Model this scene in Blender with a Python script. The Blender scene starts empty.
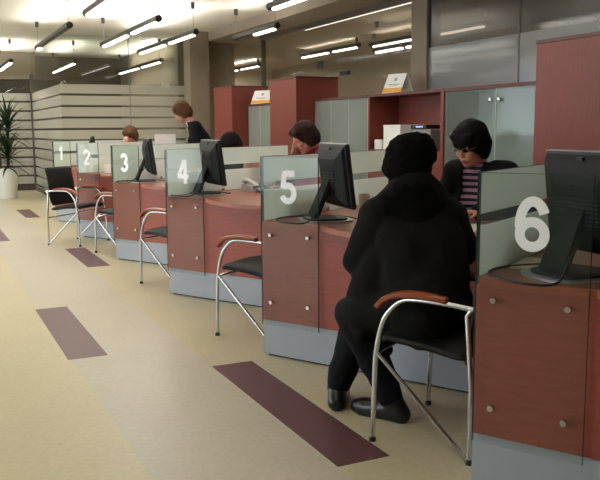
import bpy, bmesh, math, random
from mathutils import Vector, Matrix, noise
R = math.radians
rnd = random.Random(7)
scene = bpy.context.scene
COL = scene.collection

# ------------------------------------------------------------------ materials
def s2l(c):
    return tuple(((x/255)/12.92 if x/255 <= .04045 else ((x/255+.055)/1.055)**2.4) for x in c)

def nt(m):
    m.use_nodes = True
    t = m.node_tree
    b = t.nodes.get('Principled BSDF')
    return t, b

def mat(name, rgb, rough=.5, metal=0., spec=.5, var=0., scale=20., stretch=(1, 1, 1), bump=0., sheen=0.):
    m = bpy.data.materials.new(name); t, b = nt(m)
    c = s2l(rgb)
    b.inputs['Base Color'].default_value = (*c, 1)
    b.inputs['Roughness'].default_value = rough
    b.inputs['Metallic'].default_value = metal
    b.inputs['Specular IOR Level'].default_value = spec
    if sheen: b.inputs['Sheen Weight'].default_value = sheen
    tc = t.nodes.new('ShaderNodeTexCoord'); mp = t.nodes.new('ShaderNodeMapping')
    mp.inputs['Scale'].default_value = stretch
    nz = t.nodes.new('ShaderNodeTexNoise'); nz.inputs['Scale'].default_value = scale; nz.inputs['Detail'].default_value = 4
    t.links.new(tc.outputs['Object'], mp.inputs[0]); t.links.new(mp.outputs[0], nz.inputs[0])
    rp = t.nodes.new('ShaderNodeValToRGB')
    k0, k1 = 1-var, 1+var
    rp.color_ramp.elements[0].position = .3; rp.color_ramp.elements[1].position = .7
    rp.color_ramp.elements[0].color = (*[min(1, x*k0) for x in c], 1)
    rp.color_ramp.elements[1].color = (*[min(1, x*k1) for x in c], 1)
    t.links.new(nz.outputs[0], rp.inputs[0]); t.links.new(rp.outputs[0], b.inputs['Base Color'])
    if bump:
        bp = t.nodes.new('ShaderNodeBump'); bp.inputs['Strength'].default_value = bump; bp.inputs['Distance'].default_value = .01
        t.links.new(nz.outputs[0], bp.inputs['Height']); t.links.new(bp.outputs[0], b.inputs['Normal'])
    return m

def emit(name, rgb, strength):
    m = bpy.data.materials.new(name); t, b = nt(m)
    b.inputs['Base Color'].default_value = (.8, .8, .8, 1)
    b.inputs['Emission Color'].default_value = (*s2l(rgb), 1)
    b.inputs['Emission Strength'].default_value = strength
    return m

def glass_mat(name, tint, refl=1.0, rough=.02, solid=0.0, solid_rgb=(150, 165, 150), bands=None, band_solid=.9, axis='Z'):
    """thin glass: tinted transparency + Fresnel reflection; optional frosted bands given as z ranges"""
    m = bpy.data.materials.new(name); m.use_nodes = True
    t = m.node_tree; t.nodes.clear()
    N = t.nodes.new; L = t.links.new
    out = N('ShaderNodeOutputMaterial')
    tr = N('ShaderNodeBsdfTransparent'); tr.inputs[0].default_value = (*tint, 1)
    gl = N('ShaderNodeBsdfGlossy'); gl.inputs['Roughness'].default_value = rough
    df = N('ShaderNodeBsdfDiffuse'); df.inputs[0].default_value = (*s2l(solid_rgb), 1)
    tl = N('ShaderNodeBsdfTranslucent'); tl.inputs[0].default_value = (*s2l(solid_rgb), 1)
    fm = N('ShaderNodeMixShader'); fm.inputs[0].default_value = .4
    L(df.outputs[0], fm.inputs[1]); L(tl.outputs[0], fm.inputs[2])
    mx = N('ShaderNodeMixShader')
    L(tr.outputs[0], mx.inputs[1]); L(fm.outputs[0], mx.inputs[2])
    if bands:
        tc = N('ShaderNodeTexCoord'); sp = N('ShaderNodeSeparateXYZ'); L(tc.outputs['Object'], sp.inputs[0])
        if isinstance(bands, dict):          # repeating bands
            a = N('ShaderNodeMath'); a.operation = 'SUBTRACT'; L(sp.outputs[axis], a.inputs[0]); a.inputs[1].default_value = bands['z0']
            d = N('ShaderNodeMath'); d.operation = 'DIVIDE'; L(a.outputs[0], d.inputs[0]); d.inputs[1].default_value = bands['period']
            f = N('ShaderNodeMath'); f.operation = 'FRACT'; L(d.outputs[0], f.inputs[0])
            g = N('ShaderNodeMath'); g.operation = 'GREATER_THAN'; L(f.outputs[0], g.inputs[0]); g.inputs[1].default_value = bands['gap']
            lt = N('ShaderNodeMath'); lt.operation = 'LESS_THAN'; L(sp.outputs[axis], lt.inputs[0]); lt.inputs[1].default_value = bands['top']
            mu = N('ShaderNodeMath'); mu.operation = 'MULTIPLY'; L(g.outputs[0], mu.inputs[0]); L(lt.outputs[0], mu.inputs[1])
            last = mu.outputs[0]
        else:
            last = None
            for z0, z1 in bands:
                g = N('ShaderNodeMath'); g.operation = 'GREATER_THAN'; L(sp.outputs[axis], g.inputs[0]); g.inputs[1].default_value = z0
                l = N('ShaderNodeMath'); l.operation = 'LESS_THAN'; L(sp.outputs[axis], l.inputs[0]); l.inputs[1].default_value = z1
                mu = N('ShaderNodeMath'); mu.operation = 'MULTIPLY'; L(g.outputs[0], mu.inputs[0]); L(l.outputs[0], mu.inputs[1])
                if last is None: last = mu.outputs[0]
                else:
                    ad = N('ShaderNodeMath'); ad.operation = 'ADD'; L(last, ad.inputs[0]); L(mu.outputs[0], ad.inputs[1]); last = ad.outputs[0]
        mr = N('ShaderNodeMapRange'); L(last, mr.inputs[0])
        mr.inputs['To Min'].default_value = solid; mr.inputs['To Max'].default_value = band_solid
        L(mr.outputs[0], mx.inputs[0])
    else:
        mx.inputs[0].default_value = solid
    fr = N('ShaderNodeFresnel'); fr.inputs[0].default_value = 1.45
    geo = N('ShaderNodeNewGeometry')
    # front faces only: the back face of a thin sheet adds no second mirror of total reflection
    inv = N('ShaderNodeMath'); inv.operation = 'SUBTRACT'; inv.inputs[0].default_value = 1; L(geo.outputs['Backfacing'], inv.inputs[1])
    fk = N('ShaderNodeMath'); fk.operation = 'MULTIPLY'; L(fr.outputs[0], fk.inputs[0]); L(inv.outputs[0], fk.inputs[1])
    fk2 = N('ShaderNodeMath'); fk2.operation = 'MULTIPLY'; L(fk.outputs[0], fk2.inputs[0]); fk2.inputs[1].default_value = refl; fk2.use_clamp = True
    m2 = N('ShaderNodeMixShader'); L(fk2.outputs[0], m2.inputs[0]); L(mx.outputs[0], m2.inputs[1]); L(gl.outputs[0], m2.inputs[2])
    L(m2.outputs[0], out.inputs[0])
    return m

M = {}
M['wood'] = mat('cherry_wood', (152, 75, 61), .42, var=.13, scale=7, stretch=(1.2, 1.2, 9), spec=.45)
M['wood_v'] = mat('cherry_wood_upright', (114, 51, 40), .45, var=.14, scale=7, stretch=(9, 9, 1.0), spec=.4)
M['wood_dark'] = mat('dark_cherry_edge', (84, 34, 28), .5, var=.12, scale=10)
M['worktop'] = mat('cherry_worktop', (150, 80, 58), .3, var=.1, scale=6, stretch=(1, 6, 1))
M['plinth'] = mat('grey_plinth', (160, 165, 174), .45, var=.03, scale=8)
M['black_plastic'] = mat('black_plastic', (17, 18, 20), .45, var=.1, scale=30)
M['grey_plastic'] = mat('dark_grey_plastic', (17, 18, 20), .6, spec=.3, var=.1, scale=30)
M['silver'] = mat('silver_plastic', (170, 172, 175), .35, metal=.4, var=.03)
M['chrome'] = mat('chrome', (205, 205, 205), .16, metal=1, var=.02)
M['white_plastic'] = mat('white_plastic', (205, 203, 200), .4, var=.03)
M['white_paper'] = mat('white_paper', (225, 224, 218), .7, var=.03)
M['cream_paper'] = mat('cream_paper', (228, 220, 196), .7, var=.05)
M['numeral'] = mat('white_vinyl', (250, 251, 251), .5, var=.01)
M['leather'] = mat('black_leather', (19, 18, 19), .55, spec=.3, var=.2, scale=60, bump=.15)
M['arm_wood'] = mat('varnished_arm_wood', (150, 70, 36), .28, var=.15, scale=14, stretch=(6, 1, 6))
M['coat'] = mat('black_wool', (21, 20, 20), .9, var=.25, scale=120, spec=.15, bump=.2)
M['coat_b'] = mat('black_knit', (20, 19, 22), .9, var=.2, scale=150, spec=.15, bump=.2)
M['hat'] = mat('black_fluffy_knit', (13, 12, 12), 1, var=.4, scale=160, spec=.1, bump=.6)
M['trousers'] = mat('black_cloth', (18, 18, 21), .85, var=.2, scale=90, spec=.2)
M['shoe'] = mat('black_shoe_leather', (16, 16, 18), .3, var=.2, scale=50)
M['skin'] = mat('skin', (196, 142, 122), .55, var=.05, scale=12)
M['glasses'] = mat('glasses_wire', (150, 130, 118), .4, var=.02)
M['lips'] = mat('lips', (158, 82, 80), .45, var=.05)
M['eye'] = mat('eye', (84, 58, 50), .3, var=.1)
M['hair_black'] = mat('black_hair', (17, 12, 11), .75, var=.4, scale=90, stretch=(1, 1, .2), bump=.3, spec=.15)
M['hair_brown'] = mat('brown_hair', (84, 58, 36), .75, var=.4, scale=90, stretch=(1, 1, .2), bump=.3, spec=.15)
M['hair_dkbrown'] = mat('dark_brown_hair', (46, 27, 22), .75, var=.4, scale=90, stretch=(1, 1, .2), bump=.3, spec=.15)
M['red_top'] = mat('crimson_knit', (128, 26, 40), .85, var=.15, scale=80)
M['white_cloth'] = mat('white_cloth', (210, 205, 205), .85, var=.05, scale=60)
M['pink_top'] = mat('pink_cloth', (190, 140, 140), .85, var=.08, scale=60)
M['leaf'] = mat('dark_green_leaf', (38, 52, 26), .45, var=.35, scale=9)
M['trunk'] = mat('plant_trunk', (95, 78, 55), .85, var=.25, scale=30, bump=.3)
M['soil'] = mat('soil', (50, 38, 28), .95, var=.3, scale=60)
M['pot'] = mat('white_ceramic_pot', (232, 232, 228), .35, var=.02)
M['lamp_body'] = mat('lamp_housing', (52, 50, 48), .45, metal=.4, var=.05)
M['wire'] = mat('steel_wire', (120, 118, 112), .4, metal=.6, var=.02)
M['lamp_lens'] = emit('lit_lamp_lens', (255, 250, 238), 4)
M['lcd'] = emit('blue_display', (60, 60, 200), 1.4)
M['screen'] = mat('dark_screen_glass', (10, 11, 14), .12, var=.02)
M['card_orange'] = mat('orange_band', (205, 150, 60), .6, var=.08, scale=30)
M['card_grey'] = mat('grey_print', (150, 140, 130), .6, var=.1, scale=60)
M['brochure'] = mat('pink_orange_brochure', (215, 160, 140), .6, var=.15, scale=12)
M['printer_grey'] = mat('printer_grey', (120, 114, 112), .5, var=.03)
M['mug'] = mat('cream_mug', (205, 195, 180), .35, var=.03)
M['ceiling'] = mat('ceiling_plaster', (196, 192, 180), .9, var=.02, scale=3)
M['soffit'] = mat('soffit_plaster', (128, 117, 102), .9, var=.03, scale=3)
M['wall'] = mat('tan_wall', (128, 115, 97), .85, var=.03, scale=2)
M['wall_brown'] = mat('brown_wall', (92, 78, 64), .85, var=.04, scale=2)
M['column'] = mat('beige_column', (122, 110, 93), .8, var=.03, scale=3)
M['wall_hall'] = mat('cream_wall', (190, 180, 158), .85, var=.03, scale=2)
M['mullion'] = mat('bronze_mullion', (80, 70, 60), .5, metal=.2, var=.05)
M['frame_grey'] = mat('window_frame', (120, 120, 118), .5, var=.03)
M['band_black'] = mat('black_fitting', (20, 19, 18), .5, var=.1)
M['inlay'] = mat('plum_inlay', (96, 58, 62), .38, var=.1, scale=60)
M['glass_plate'] = glass_mat('clear_counter_glass', (.95, .975, .96), .75, .02, solid=.02, solid_rgb=(150, 170, 155))
M['edge_glass'] = mat('dark_glass_edge', (30, 48, 42), .25, var=.1)
M['partition'] = glass_mat('banded_partition_glass', (.93, .97, .95), .8, .05, solid=.04, solid_rgb=(240, 247, 241),
                           bands=[(.0, .166), (.208, .345)], band_solid=.86)
M['room_glass'] = glass_mat('banded_room_glass', (.90, .93, .89), .8, .03, solid=.03, solid_rgb=(212, 208, 196),
                            bands=dict(z0=.10, period=.1915, gap=.20, top=2.02), band_solid=.88)
M['wall_glass'] = glass_mat('wall_glass', (.95, .94, .92), .4, .08, solid=.05, solid_rgb=(150, 142, 125))
M['smoky_glass'] = glass_mat('smoky_wall_glass', (.38, .36, .34), 1.6, .1, solid=.08, solid_rgb=(190, 192, 196),
                             bands=[(1.62, 2.1)], band_solid=.45)
M['window_glass'] = glass_mat('window_glass', (.95, .97, .97), .6, .01)
M['door_glass'] = glass_mat('cabinet_door_glass', (.84, .88, .86), 1.0, .12, solid=.45, solid_rgb=(200, 206, 198))
M['door_glass_clear'] = glass_mat('clear_cabinet_door_glass', (.82, .88, .86), 1.0, .1, solid=.2, solid_rgb=(190, 200, 196))
M['cab_inside'] = mat('grey_cabinet_lining', (185, 186, 180), .7, var=.04, scale=6)
M['emp_chair'] = mat('office_chair_fabric', (28, 28, 32), .9, var=.2, scale=90)

def floor_material():
    m = bpy.data.materials.new('linoleum'); t, b = nt(m); N = t.nodes.new; L = t.links.new
    tc = N('ShaderNodeTexCoord'); sp = N('ShaderNodeSeparateXYZ'); L(tc.outputs['Object'], sp.inputs[0])
    gt = N('ShaderNodeMapRange'); L(sp.outputs['X'], gt.inputs[0])
    gt.inputs['From Min'].default_value = .676; gt.inputs['From Max'].default_value = .686
    g2 = N('ShaderNodeMapRange'); L(sp.outputs['X'], g2.inputs[0])
    g2.inputs['From Min'].default_value = 1.318; g2.inputs['From Max'].default_value = 1.328; g2.inputs['To Min'].default_value = 1; g2.inputs['To Max'].default_value = .15
    gm = N('ShaderNodeMath'); gm.operation = 'MULTIPLY'; L(gt.outputs[0], gm.inputs[0]); L(g2.outputs[0], gm.inputs[1])
    mixc = N('ShaderNodeMix'); mixc.data_type = 'RGBA'
    L(gm.outputs[0], mixc.inputs['Factor'])
    mixc.inputs['A'].default_value = (*s2l((204, 192, 156)), 1)     # yellower sheet
    mixc.inputs['B'].default_value = (*s2l((198, 188, 168)), 1)     # paler sheet beside the counters
    n1 = N('ShaderNodeTexNoise'); n1.inputs['Scale'].default_value = 38; n1.inputs['Detail'].default_value = 6
    n2 = N('ShaderNodeTexNoise'); n2.inputs['Scale'].default_value = 2.2; n2.inputs['Detail'].default_value = 3
    L(tc.outputs['Object'], n1.inputs[0]); L(tc.outputs['Object'], n2.inputs[0])
    r1 = N('ShaderNodeMapRange'); L(n1.outputs[0], r1.inputs[0]); r1.inputs['From Min'].default_value = .3; r1.inputs['From Max'].default_value = .7
    r1.inputs['To Min'].default_value = .93; r1.inputs['To Max'].default_value = 1.05
    r2 = N('ShaderNodeMapRange'); L(n2.outputs[0], r2.inputs[0]); r2.inputs['From Min'].default_value = .3; r2.inputs['From Max'].default_value = .7
    r2.inputs['To Min'].default_value = .97; r2.inputs['To Max'].default_value = 1.03
    mu = N('ShaderNodeMath'); mu.operation = 'MULTIPLY'; L(r1.outputs[0], mu.inputs[0]); L(r2.outputs[0], mu.inputs[1])
    vm = N('ShaderNodeVectorMath'); vm.operation = 'SCALE'; L(mixc.outputs['Result'], vm.inputs[0]); L(mu.outputs[0], vm.inputs['Scale'])
    L(vm.outputs[0], b.inputs['Base Color'])
    b.inputs['Roughness'].default_value = .36; b.inputs['Specular IOR Level'].default_value = .35
    return m
M['floor'] = floor_material()

def stripe_material():
    m = bpy.data.materials.new('striped_knit'); t, b = nt(m); N = t.nodes.new; L = t.links.new
    tc = N('ShaderNodeTexCoord'); sp = N('ShaderNodeSeparateXYZ'); L(tc.outputs['Object'], sp.inputs[0])
    d = N('ShaderNodeMath'); d.operation = 'DIVIDE'; L(sp.outputs['Z'], d.inputs[0]); d.inputs[1].default_value = .036
    f = N('ShaderNodeMath'); f.operation = 'FRACT'; L(d.outputs[0], f.inputs[0])
    g = N('ShaderNodeMath'); g.operation = 'GREATER_THAN'; L(f.outputs[0], g.inputs[0]); g.inputs[1].default_value = .5
    mx = N('ShaderNodeMix'); mx.data_type = 'RGBA'; L(g.outputs[0], mx.inputs['Factor'])
    mx.inputs['A'].default_value = (*s2l((24, 20, 30)), 1); mx.inputs['B'].default_value = (*s2l((186, 150, 178)), 1)
    L(mx.outputs['Result'], b.inputs['Base Color']); b.inputs['Roughness'].default_value = .85
    return m
M['stripes'] = stripe_material()

# ------------------------------------------------------------------ mesh helpers
class MB:
    def __init__(s): s.bm = bmesh.new()
    def _add(s, verts, faces):
        vs = [s.bm.verts.new(v) for v in verts]
        for f in faces:
            try: s.bm.faces.new([vs[i] for i in f])
            except ValueError: pass
        return s
    def box(s, x0, y0, z0, x1, y1, z1, bev=0.):
        b = bmesh.new()
        bmesh.ops.create_cube(b, size=1)
        for v in b.verts:
            v.co = Vector(((x0+x1)/2+v.co.x*(x1-x0), (y0+y1)/2+v.co.y*(y1-y0), (z0+z1)/2+v.co.z*(z1-z0)))
        if bev: bmesh.ops.bevel(b, geom=b.edges[:], offset=bev, segments=2, affect='EDGES', profile=.5)
        return s._merge(b)
    def obox(s, mtx, sx, sy, sz, bev=0.):
        b = bmesh.new(); bmesh.ops.create_cube(b, size=1)
        for v in b.verts: v.co = Vector((v.co.x*sx, v.co.y*sy, v.co.z*sz))
        if bev: bmesh.ops.bevel(b, geom=b.edges[:], offset=bev, segments=2, affect='EDGES', profile=.5)
        for v in b.verts: v.co = mtx @ v.co
        return s._merge(b)
    def _merge(s, b):
        b.verts.index_update()
        vs = [v.co.copy() for v in b.verts]; fs = [[v.index for v in f.verts] for f in b.faces]
        b.free(); return s._add(vs, fs)
    def prism(s, pts, z0, z1):                      # polygon in xy extruded in z
        n = len(pts)
        vs = [(x, y, z0) for x, y in pts]+[(x, y, z1) for x, y in pts]
        fs = [list(range(n))[::-1], list(range(n, 2*n))]+[[i, (i+1) % n, n+(i+1) % n, n+i] for i in range(n)]
        return s._add(vs, fs)
    def lathe(s, prof, c=(0, 0, 0), seg=20, axis=None):
        vs = []; fs = []
        for r, z in prof:
            for k in range(seg):
                a = 2*math.pi*k/seg; vs.append(Vector((r*math.cos(a), r*math.sin(a), z)))
        for i in range(len(prof)-1):
            for k in range(seg):
                fs.append([i*seg+k, i*seg+(k+1) % seg, (i+1)*seg+(k+1) % seg, (i+1)*seg+k])
        fs.append(list(range(seg))[::-1]); fs.append([(len(prof)-1)*seg+k for k in range(seg)])
        if axis is not None:
            q = Vector((0, 0, 1)).rotation_difference(Vector(axis)).to_matrix()
            vs = [q @ v for v in vs]
        c = Vector(c)
        return s._add([v+c for v in vs], fs)
    def tube(s, pts, r, seg=10, rr=None):           # swept circle with end caps
        P = [Vector(p) for p in pts]; n = len(P)
        vs = []; fs = []
        up = None
        for i, p in enumerate(P):
            d = (P[min(i+1, n-1)]-P[max(i-1, 0)]).normalized()
            if up is None:
                a = Vector((0, 0, 1)) if abs(d.z) < .9 else Vector((1, 0, 0))
                up = (a-d*a.dot(d)).normalized()
            else:
                up = (up-d*up.dot(d)).normalized()
            w = d.cross(up)
            ri = rr[i] if rr else r
            for k in range(seg):
                a = 2*math.pi*k/seg; vs.append(p+up*ri*math.cos(a)+w*ri*math.sin(a))
        for i in range(n-1):
            for k in range(seg):
                fs.append([i*seg+k, i*seg+(k+1) % seg, (i+1)*seg+(k+1) % seg, (i+1)*seg+k])
        fs.append(list(range(seg))[::-1]); fs.append([(n-1)*seg+k for k in range(seg)])
        return s._add(vs, fs)
    def capsule(s, p0, r0, p1, r1, seg=14):
        p0 = Vector(p0); p1 = Vector(p1); d = p1-p0
        if d.length < 1e-5: d = Vector((0, 0, 1e-4))
        dn = d.normalized(); pts = []; rr = []
        for a in (80, 60, 40, 20): pts.append(p0-dn*r0*math.sin(R(a))); rr.append(r0*math.cos(R(a)))
        pts.append(p0); rr.append(r0); pts.append(p1); rr.append(r1)
        for a in (20, 40, 60, 80): pts.append(p1+dn*r1*math.sin(R(a))); rr.append(r1*math.cos(R(a)))
        return s.tube(pts, 0, seg, rr)
    def ell(s, c, rad, rot=None, seg=20):
        b = bmesh.new(); bmesh.ops.create_uvsphere(b, u_segments=seg, v_segments=seg//2+2, radius=1)
        q = rot or Matrix.Identity(3)
        for v in b.verts: v.co = Vector(c)+q @ Vector((v.co.x*rad[0], v.co.y*rad[1], v.co.z*rad[2]))
        return s._merge(b)
    def xform(s, m):
        for v in s.bm.verts: v.co = m @ v.co
        return s
    def build(s, name, m, parent=None, smooth=False, auto=None):
        bmesh.ops.recalc_face_normals(s.bm, faces=s.bm.faces[:])
        me = bpy.data.meshes.new(name)
        s.bm.to_mesh(me); s.bm.free()
        return link(name, me, m, parent, smooth)

def link(name, me, m, parent=None, smooth=False):
    o = bpy.data.objects.new(name, me); COL.objects.link(o)
    if m: me.materials.append(M[m] if isinstance(m, str) else m)
    if parent: o.parent = parent
    if smooth:
        for p in me.polygons: p.use_smooth = True
        if smooth == 'auto':
            for p in me.polygons: p.use_smooth = True
            me.set_sharp_from_angle(angle=R(40))
    return o

def tag(o, label=None, cat=None, group=None, kind=None):
    if label: o['label'] = label
    if cat: o['category'] = cat
    if group: o['group'] = group
    if kind: o['kind'] = kind
    return o
def empty(name, loc=(0, 0, 0), rz=0.):
    o = bpy.data.objects.new(name, None); COL.objects.link(o)
    o.location = loc; o.rotation_euler = (0, 0, rz); o.empty_display_size = .1
    return o
def struct(o): o['kind'] = 'structure'; return o
def kids(o): return [c for c in COL.objects if c.parent == o]
def copy_tree(o, parent=None):
    c = o.copy(); COL.objects.link(c)
    if parent: c.parent = parent
    for ch in kids(o): copy_tree(ch, c)
    return c
def bake(mb, voxel, smooth=4):
    """union of overlapping shapes -> one continuous surface"""
    me = bpy.data.meshes.new('tmp'); bmesh.ops.recalc_face_normals(mb.bm, faces=mb.bm.faces[:]); mb.bm.to_mesh(me); mb.bm.free()
    o = bpy.data.objects.new('tmp', me); COL.objects.link(o)
    r = o.modifiers.new('r', 'REMESH'); r.mode = 'VOXEL'; r.voxel_size = voxel
    s = o.modifiers.new('s', 'SMOOTH'); s.iterations = smooth; s.factor = .5
    dg = bpy.context.evaluated_depsgraph_get(); dg.update()
    out = bpy.data.meshes.new_from_object(o.evaluated_get(dg))
    bpy.data.objects.remove(o); bpy.data.meshes.remove(me)
    out.materials.clear()
    for p in out.polygons: p.use_smooth = True
    return out
def smooth_path(pts, n=6):                          # Catmull-Rom
    P = [Vector(p) for p in pts]; P = [P[0]*2-P[1]]+P+[P[-1]*2-P[-2]]
    out = []
    for i in range(1, len(P)-2):
        a, b, c, d = P[i-1], P[i], P[i+1], P[i+2]
        for k in range(n):
            t = k/n
            out.append(.5*((2*b)+(c-a)*t+(2*a-5*b+4*c-d)*t*t+(3*b-a-3*c+d)*t**3))
    out.append(P[-2]); return out

# ------------------------------------------------------------------ station grid
PHI = 1.0508335; X0, Y0, STEP = 1.65316, 3.96617, 1.84826
GLASS_TOP, DESK, PLINTH, PLATE_W = 1.098, .75, .204, .368
UV = Vector((math.cos(PHI), -math.sin(PHI), 0)); VV = Vector((math.sin(PHI), math.cos(PHI), 0))
def base(n): return Vector((X0, Y0+n*STEP, 0))      # n: 4..0 = counters 1..5, -1 = counter 6
def W(n, u, v, z=0.): return base(n)+UV*u+VV*v+Vector((0, 0, z))
RZ = -PHI
CEIL = 2.85

# ------------------------------------------------------------------ setting
fl = struct(MB().box(-5.2, -3.2, -.1, 8.2, 19.2, 0).build('floor', 'floor'))
for (x0, x1, y0, y1) in [(1.325, 1.550, 2.48, 3.89), (.66, .875, 4.36, 5.735), (1.322, 1.53, 7.33, 8.615), (1.322, 1.525, 12.0, 13.32),
                         (.66, .868, 9.55, 10.93), (.66, .868, -.5, .9)]:
    MB().box(x0, y0, -.004, x1, y1, .0012).build('inlay', 'inlay', fl)
struct(MB().box(-5.2, -3.2, CEIL, 4.46, 19.2, CEIL+.15).build('ceiling', 'ceiling'))
so = struct(MB().box(4.46, -3.2, 2.70, 8.2, 19.2, CEIL+.15).build('trim_1', 'soffit')); tag(so, 'lower plaster soffit over the cabinets')
struct(MB().box(-5.2, 18.4, 0, 4.46, 18.6, CEIL).build('wall_far', 'wall_brown'))
struct(MB().box(8.0, -3.2, 0, 8.2, 18.6, 2.7).build('wall_right', 'wall'))
struct(MB().box(-5.2, -3.2, 0, 8.2, -3.0, CEIL).build('wall_near', 'wall_hall'))
struct(MB().box(4.46, 18.4, 0, 8.0, 18.6, 2.7).build('wall_corridor', 'wall_hall'))
# left wall with window openings
wl = MB()
ys = [-3.0]
wins = [(1.9, 5.3), (6.0, 9.4), (10.1, 13.5), (14.2, 17.6)]
edge = -3.0
for a, b in wins:
    wl.box(-5.2, edge, 0, -5.0, a, CEIL); wl.box(-5.2, a, 0, -5.0, b, .35); wl.box(-5.2, a, 2.65, -5.0, b, CEIL); edge = b
wl.box(-5.2, edge, 0, -5.0, 18.4, CEIL)
struct(wl.build('wall_left', 'wall_hall'))
for i, (a, b) in enumerate(wins):
    w = struct(MB().box(-5.11, a+.04, .39, -5.10, b-.04, 2.61).build('window_%d' % (i+1), 'window_glass'))
    f = MB()
    f.box(-5.14, a, .35, -5.06, a+.05, 2.65); f.box(-5.14, b-.05, .35, -5.06, b, 2.65)
    f.box(-5.14, a, .35, -5.06, b, .40); f.box(-5.14, a, 2.60, -5.06, b, 2.65); f.box(-5.14, (a+b)/2-.025, .40, -5.06, (a+b)/2+.025, 2.60)
    f.build('window_frame', 'frame_grey', w)
# glass room at the far end (banded frosted glass)
gx, gy = 2.2, 13.9
w6 = struct(MB().box(gx, gy, 0.02, 4.46, gy+.012, CEIL-.02).build('window_6', 'room_glass'))
MB().box(gx, gy-.03, 0, 4.46, gy+.03, .09).box(gx+1.15, gy-.004, .09, gx+1.16, gy+.016, CEIL-.02).build('window_frame', 'frame_grey', w6)
w7 = struct(MB().box(gx-.012, gy, 0.02, gx, 17.65, CEIL-.02).build('window_7', 'room_glass'))
MB().box(gx-.03, gy, 0, gx+.02, 17.65, .07).build('window_frame', 'wall_brown', w7)
w8 = struct(MB().box(-.6, 17.65, .10, 2.16, 17.662, 2.30).build('window_8', 'room_glass'))
MB().box(-.6, 17.62, 0, 2.16, 17.69, .10).box(2.16, 17.58, 0, 2.28, 17.70, 2.40).box(.75, 17.64, .1, .78, 17.67, 2.3).build('window_frame', 'mullion', w8)
struct(MB().box(-5.0, 17.62, 2.30, 2.28, 17.80, CEIL).box(-5.0, 17.62, 0, -.6, 17.80, 2.3).build('wall_lobby', 'column'))
struct(MB().box(4.24, 13.95, 0, 4.44, 18.4, CEIL).build('wall_partition', 'wall'))
struct(MB().box(4.13, 12.90, 0, 4.46, 13.25, CEIL).build('wall_column', 'column'))
# glazed wall behind the cabinets
w9 = struct(MB().box(5.05, 7.66, 0, 5.062, 11.95, 2.70).build('window_9', 'wall_glass'))
MB().box(5.03, 11.95, 0, 5.09, 12.02, 2.70).box(5.03, 7.66, 2.64, 5.09, 11.95, 2.70).box(5.03, 7.66, 0, 5.09, 11.95, .06).build('window_frame', 'mullion', w9)
w10 = struct(MB().box(5.05, 1.0, 0, 5.062, 7.36, 2.70).build('window_10', 'smoky_glass'))
MB().box(5.03, 1.0, 2.64, 5.09, 7.36, 2.70).box(5.03, 1.0, 0, 5.09, 7.36, .06).box(5.045, 5.9, .06, 5.075, 5.915, 2.64).build('window_frame', 'mullion', w10)
w11 = struct(MB().box(5.05, 12.02, 0, 5.062, 18.4, 2.70).build('window_11', 'wall_glass'))
struct(MB().box(5.02, 7.36, 0, 5.20, 7.66, 2.70).build('trim_2', 'column'))
struct(MB().box(4.96, -3.0, 0, 5.14, 1.0, 2.70).build('wall_cabinet_side', 'wall'))
# the skirting along the far glass room
struct(MB().box(4.44, 13.25, 0, 5.05, 13.95, 2.70).build('wall_niche', 'wall'))

# ------------------------------------------------------------------ pendant lamps
def pendant(x, ya, yb, z, label, power=1.0, up=1., down=1., lit=((.03, .40), (.50, .97))):
    """straight tube lamp along Y hung on two wires from the ceiling"""
    top = CEIL if x < 4.46 else 2.70
    L = yb-ya
    r = empty('pendant_lamp', (x, ya, top)); tag(r, label, 'ceiling lamp', 'straight pendant lamps')
    h = z-top
    b = MB().box(-.035, 0, h-.005, .035, L, h+.05, .006)
    b.build('housing', 'lamp_body', r)
    for yy in (0, L):
        MB().lathe([(.034, -.03), (.04, -.02), (.04, .02), (.034, .03)], (0, yy, h+.018), 14, (0, 1, 0)).build('end_cap', 'band_black', r, 'auto')
    for a, c in lit:
        MB().box(-.028, a*L, h-.032, .028, c*L, h-.005, .008).build('lens', 'lamp_lens', r)
    for f in (.03, .97):
        MB().tube([(0, f*L, h+.05), (0, f*L, -.04)], .003, 6).build('wire', 'wire', r)
        MB().lathe([(.025, -.08), (.025, -.005), (.03, 0)], (0, f*L, 0), 12).build('canopy', 'lamp_body', r)
    # the lamp's own light: one strip up onto the ceiling, one down
    for nm, rot, pw, zz in (('uplight', math.pi, 30*power*L/3*up, h+.058), ('downlight', 0, 12*power*L/3*down, h-.038)):
        ld = bpy.data.lights.new(nm, 'AREA'); ld.shape = 'RECTANGLE'; ld.size = .06; ld.size_y = L*.9
        ld.energy = pw; ld.color = (1, .965, .90)
        lo = bpy.data.objects.new(nm, ld); COL.objects.link(lo); lo.parent = r
        lo.location = (0, L/2, zz); lo.rotation_euler = (rot, 0, 0)
    return r
pendant(1.70, 5.90, 8.85, 2.46, 'pendant lamp cut by the top edge of the picture, dark end toward the plant')
pendant(2.51, 8.95, 11.95, 2.46, 'pendant lamp with two lit tubes hanging nearest the middle of the bright ceiling patch')
pendant(3.27, 9.95, 12.82, 2.46, 'pendant lamp with two lit tubes ending just beside the beige column')
pendant(3.32, 4.70, 7.66, 2.46, 'pendant lamp over the desk row, running out of the top of the picture')
pendant(3.98, 9.0, 10.4, 2.46, 'short pendant lamp under the soffit above the tall cabinets', .5, lit=((.05, .5),))
pendant(4.0, 14.15, 17.5, 2.46, 'pendant lamp inside the glass room beside the tan wall', .7)
pendant(2.64, 15.0, 17.6, 2.46, 'pendant lamp inside the glass room by its left pane', .7)
pendant(1.70, 9.9, 12.75, 2.46, 'pendant lamp hanging left of the glass room corner above the walkway', .8, lit=((.90, .97),))
pendant(1.57, 15.2, 17.3, 2.46, 'pendant lamp far at the left edge above the plant', 1.2)
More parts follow.
